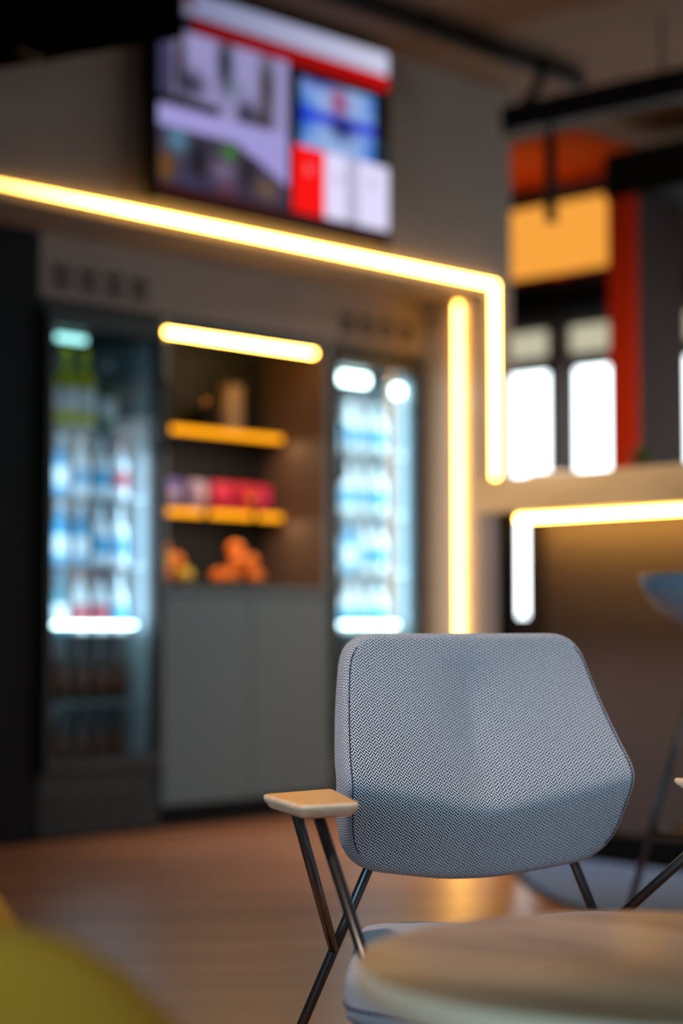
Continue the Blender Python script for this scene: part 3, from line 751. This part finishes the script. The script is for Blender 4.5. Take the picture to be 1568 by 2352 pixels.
def softabs(x, e): return math.sqrt(x * x + e * e) - e
def back_f(r, z):
    q = softabs(r, .025) / .2
    zm = .530 + .048 * q
    zt, zb = .785, .425
    ft = -.148 + .003 * q; fm = -.058 + .021 * q; fb = -.120 + .018 * q
    # the upper half has a shallow upright valley that dies out towards the top
    mm = (z - zm) / (zt - zm)
    fu = fm + ((1.0 - (1.0 - mm) ** 1.45) if 0 < mm < 1 else (1.45 * mm if mm <= 0 else 1.0)) * (ft - fm)
    mid = max(0, min(1, (z - zm) / (zt - zm)))
    fu -= .014 * math.exp(-(abs(r) / .05) ** 1.3) * math.sin(PI * min(1, mid * 1.15)) if mid * 1.15 < 1 else 0
    fl = fm + (zm - z) / (zm - zb) * (fb - fm)
    k = .0075
    return -k * math.log(math.exp(-fu / k) + math.exp(-fl / k)) - .0 

def cushion(name, outline, fn, to_local, thick, edge, m, parent, center, n_in=22):
    """padded slab: outline in plane coords, fn gives the front height, back is thick behind"""
    bm = bmesh.new(); uvl = bm.loops.layers.uv.new('cloth')
    K = len(outline); cx, cy = center
    rings = []; uvs = {}
    tk = thick if callable(thick) else (lambda x, y: thick)
    def ring(scale, inset, depth):
        vs = []
        acc = 0; last = None
        for i, (x, y) in enumerate(outline):
            dx, dy = x - cx, y - cy; L = math.hypot(dx, dy)
            s = scale - inset / L
            px, py = cx + dx * s, cy + dy * s
            if depth < 0: depth_ = edge + (tk(x, y) - 2 * edge) * -depth
            elif depth > 5: depth_ = tk(x, y) - edge + edge * (depth - 10)
            else: depth_ = depth
            v = bm.verts.new(to_local(px, py, fn(px, py) - depth_))
            vs.append(v); uvs[v] = (px + (dx / L) * depth_, py + (dy / L) * depth_)
        return vs
    c = bm.verts.new(to_local(cx, cy, fn(cx, cy))); uvs[c] = (cx, cy)
    for i in range(1, n_in + 1):
        rings.append(ring(i / n_in, edge * (i / n_in), 0))
    for a in (18, 36, 54, 72, 90):
        t_ = math.radians(a); rings.append(ring(1, edge * (1 - math.sin(t_)), edge * (1 - math.cos(t_))))
    for d_ in (.33, .66, 1.0):
        rings.append(ring(1, 0, -d_))
    for a in (30, 60, 90):
        t_ = math.radians(a); rings.append(ring(1, edge * (1 - math.cos(t_)), 10 + math.sin(t_)))
    for s in (.7, .4): rings.append(ring(s, 0, 11))
    c2 = bm.verts.new(to_local(cx, cy, fn(cx, cy) - tk(cx, cy))); uvs[c2] = (cx, cy)
    for k in range(K):
        j = (k + 1) % K
        bm.faces.new((c, rings[0][k], rings[0][j])); bm.faces.new((c2, rings[-1][j], rings[-1][k]))
        for i in range(len(rings) - 1):
            bm.faces.new((rings[i][k], rings[i + 1][k], rings[i + 1][j], rings[i][j]))
    for f in bm.faces:
        f.smooth = True
        for l in f.loops: l[uvl].uv = uvs[l.vert]
    return obj(name, bm, m, parent), rings

def dense(poly, stepl=.008):
    out = []
    for i in range(len(poly)):
        a, b = Vector(poly[i]), Vector(poly[(i + 1) % len(poly)])
        n = max(1, int((b - a).length / stepl))
        for j in range(n): q = a.lerp(b, j / n); out.append((q.x, q.y))
    return out
BO = [(.186, .784), (.229, .578), (.207, .452), (0, .419), (-.207, .452), (-.229, .578), (-.186, .784)]
BO = [BO[0], BO[1], BO[2], BO[3], BO[4], BO[5], BO[6]]
bo = dense(round_poly(BO, [.046, .030, .058, .08, .058, .030, .046]))
backrest, _ = cushion('backrest', bo, back_f, lambda x, z, f: lc(x, f, z), lambda x, z: .058 - .020 * max(0, min(1, (z - .60) / .18)) - .018 * max(0, min(1, (.53 - z) / .1)), .011, M['cloth'], chair, (0, .60))
seam = []
for (x, z) in bo:
    dx, dz = x, z - .60; L = math.hypot(dx, dz); s = 1 - .0075 / L
    px, pz = dx * s, .60 + dz * s
    seam.append(lc(px, back_f(px, pz) - .0005, pz))
for sgn in (-1, 1):
    side = sorted([p for p in seam if p.x * sgn > .165 and .47 < p.z < .765], key=lambda p: p.z)
    sb = bmesh.new(); add_tube(sb, side, .0009, 6); obj('seam', sb, M['seam'], backrest)

# seat: hexagonal too, lower at the back
def seat_f(x, y):          # x = r, y = f ; returns z
    base = .377 + .018 * (y + .06) / .45
    if y > .38: base -= .25 * (y - .38) ** 1.0 * .4
    return base - .012 * math.exp(-(x / .06) ** 2)
SO = [(.19, -.10), (.375, .345), (.25, .56), (-.25, .56), (-.375, .345), (-.19, -.10)]
so_ = dense(round_poly(SO, [.04, .05, .05, .05, .05, .04]), .02)
seat, _ = cushion('seat', so_, seat_f, lambda x, y, z: lc(x, y, z), .065, .018, M['cloth'], chair, (0, .24), 12)
sm = []
for (x, y) in so_:
    dx, dy = x, y - .24; L = math.hypot(dx, dy); s = 1.0 + .0005 / L
    sm.append(lc(dx * s, .24 + dy * s, seat_f(dx * s, .24 + dy * s) - .040))
sb = bmesh.new(); add_tube(sb, sm + [sm[0]], .0015, 6, caps=False); obj('seam', sb, M['seam'], seat)

# frame
TR = .0075
for sgn in (-1, 1):
    # armrest
    AP = [(.378, .038), (.262, -.010), (.297, .196), (.378, .207)]
    poly = [(sgn * r, -f) for r, f in AP]
    if sgn > 0: poly = poly[::-1]
    rp = round_poly(poly, .013, 6)
    cxm = sum(x for x, y in rp) / len(rp); cym = sum(y for x, y in rp) / len(rp)
    bm = bmesh.new()
    DZ = .006
    lv = [(.5505, .80), (.5512, .83), (.5530, .87), (.5600, .965), (.5635, .99), (.5670, .985), (.5685, .955)]
    rg_ = []
    for z, s in [(a_ + DZ, b_) for a_, b_ in lv]:
        rg_.append([bm.verts.new((cxm + (x - cxm) * s, cym + (y - cym) * s, z)) for x, y in rp])
    n = len(rp)
    for i in range(len(rg_) - 1):
        for k in range(n):
            f = bm.faces.new((rg_[i][k], rg_[i][(k + 1) % n], rg_[i + 1][(k + 1) % n], rg_[i + 1][k])); f.smooth = True; f.material_index = 1
    bm.faces.new(rg_[0][::-1]).material_index = 1
    bm.faces.new(rg_[-1]).material_index = 0
    obj('armrest', bm, [M['arm'], M['arm_edge']], chair)
    # rear leg from beneath the backrest to the floor
    rt, rb = lc(sgn * .16, -.128, .455), lc(sgn * .36, -.150, TR)
    rl = tube([lc(sgn * .150, -.150, .52), rt, rb], TR)
    obj('rear_leg', rl, M['tube'], chair)
    jn = rt.lerp(rb, .27)
    obj('arm_strut', tube([lc(sgn * .345, .085, .556), jn], TR), M['tube'], chair)
    fl_ = lc(sgn * .262, .505, TR)
    obj('front_leg', tube([lc(sgn * .342, .166, .556), fl_], TR), M['tube'], chair)
q = lc(.342, .166, .556).lerp(lc(.262, .505, TR), .50); q2 = Vector((-q.x, q.y, q.z))
obj('cross_bar', tube([q2, q], TR), M['tube'], chair)
for sgn in (-1, 1): obj('seat_rail', tube([Vector((sgn * .14, q.y, q.z + .016)), Vector((sgn * .14, q.y + .28, q.z + .014))], TR), M['tube'], chair)

# ================================================================ ROUND TABLE IN FRONT
TX, TY, TZ, TRD = 0.303, 1.690, 0.500, 0.290
tb = thing('round_table', 'round wooden side table in the foreground before the grey chair', 'table', (TX, TY, 0))
R = TRD; th = .027
o = obj('tabletop', lathe([(0, TZ - .012), (R - .004, TZ - .012), (R - .004, TZ - .0015), (R - .0065, TZ), (0, TZ)], 160), M['table'], tb)
obj('edge_band', lathe([(R - .02, TZ - th), (R - .004, TZ - th), (R, TZ - th + .004), (R, TZ - .004), (R - .0025, TZ - .0008), (R - .0036, TZ - .0008), (R - .0036, TZ - .013), (R - .02, TZ - .013)], 160), M['table_edge'], tb)
obj('underside', lathe([(0, TZ - th + .002), (R - .021, TZ - th + .002), (R - .021, TZ - .013), (0, TZ - .013)], 120), M['black'], tb)
obj('pedestal', lathe([(0, .012), (.018, .012), (.018, TZ - th + .001), (0, TZ - th + .001)], 24), M['tube'], tb)
obj('foot', lathe([(0, 0), (.15, 0), (.15, .006), (.02, .012), (0, .012)], 64), M['tube'], tb)

# ================================================================ YELLOW ARMCHAIR, LOWER LEFT
ya = thing('yellow_armchair', 'yellow upholstered tub armchair, out of focus in the lower left corner', 'armchair', (-0.45, 1.5, 0))
path = []
near0 = Vector((0.392, -0.23)); far0 = Vector((0.175, 0.27))
ctrl = [near0, Vector((0.12, -0.25)), Vector((-0.10, -0.255)), Vector((-0.27, -0.19)), Vector((-0.36, -0.02)), Vector((-0.33, 0.15)), Vector((-0.20, 0.25)), Vector((-0.02, 0.275)), far0]
def cr(p0, p1, p2, p3, t):
    return 0.5 * ((2 * p1) + (-p0 + p2) * t + (2 * p0 - 5 * p1 + 4 * p2 - p3) * t * t + (-p0 + 3 * p1 - 3 * p2 + p3) * t ** 3)
for i in range(len(ctrl) - 1):
    q = [ctrl[max(0, i - 1)], ctrl[i], ctrl[i + 1], ctrl[min(len(ctrl) - 1, i + 2)]]
    for j in range(8): path.append(cr(*q, j / 8))
path.append(ctrl[-1])
bm = bmesh.new(); rings = []; NP = len(path); L = [0]
for i in range(1, NP): L.append(L[-1] + (path[i] - path[i - 1]).length)
for i, p in enumerate(path):
    t2 = (path[min(NP - 1, i + 1)] - path[max(0, i - 1)]).normalized(); nrm = Vector((-t2.y, t2.x))
    e = min(L[i], L[-1] - L[i]); rr = .17 if L[i] < L[-1] / 2 else .10
    s = L[i] / L[-1]
    sc = math.sqrt(max(0.0, 1 - (1 - min(1, e / rr)) ** 2))
    ztop = (.60 if s < .5 else .575) + .08 * math.exp(-((s - .5) / .17) ** 2); zbot = .17
    zc = .34
    wv = .055 * (.35 + .65 * sc)
    ring = []
    for k in range(24):
        an = 2 * PI * k / 24; cx_ = math.copysign(abs(math.cos(an)) ** .6, math.cos(an)); cz_ = math.copysign(abs(math.sin(an)) ** .6, math.sin(an))
        hz = (ztop - zc) * (.10 + .90 * sc) if cz_ > 0 else (zc - zbot) * (.10 + .90 * sc)
        ring.append(bm.verts.new((p.x + nrm.x * wv * cx_, p.y + nrm.y * wv * cx_, zc + hz * cz_)))
    rings.append(ring)
for i in range(NP - 1):
    for k in range(24):
        f = bm.faces.new((rings[i][k], rings[i][(k + 1) % 24], rings[i + 1][(k + 1) % 24], rings[i + 1][k])); f.smooth = True
bm.faces.new(rings[0]); bm.faces.new(rings[-1])
obj('shell', bm, M['yellow'], ya)
sc_ = bmesh.new()
pts = []
for k in range(40):
    an = 2 * PI * k / 40; pts.append((.27 * math.copysign(abs(math.cos(an)) ** .7, math.cos(an)) - .02, .185 * math.copysign(abs(math.sin(an)) ** .7, math.sin(an)) + .01))
obj('seat_cushion', prism(pts, .26, .42, .03, 4), M['yellow'], ya)
for lx, ly in ((.2, -.2), (.1, .24), (-.26, -.16), (-.26, .15)):
    obj('leg', tube([(lx * .9, ly * .9, .2), (lx, ly, 0)], [.014, .009], 12), M['arm'], ya)
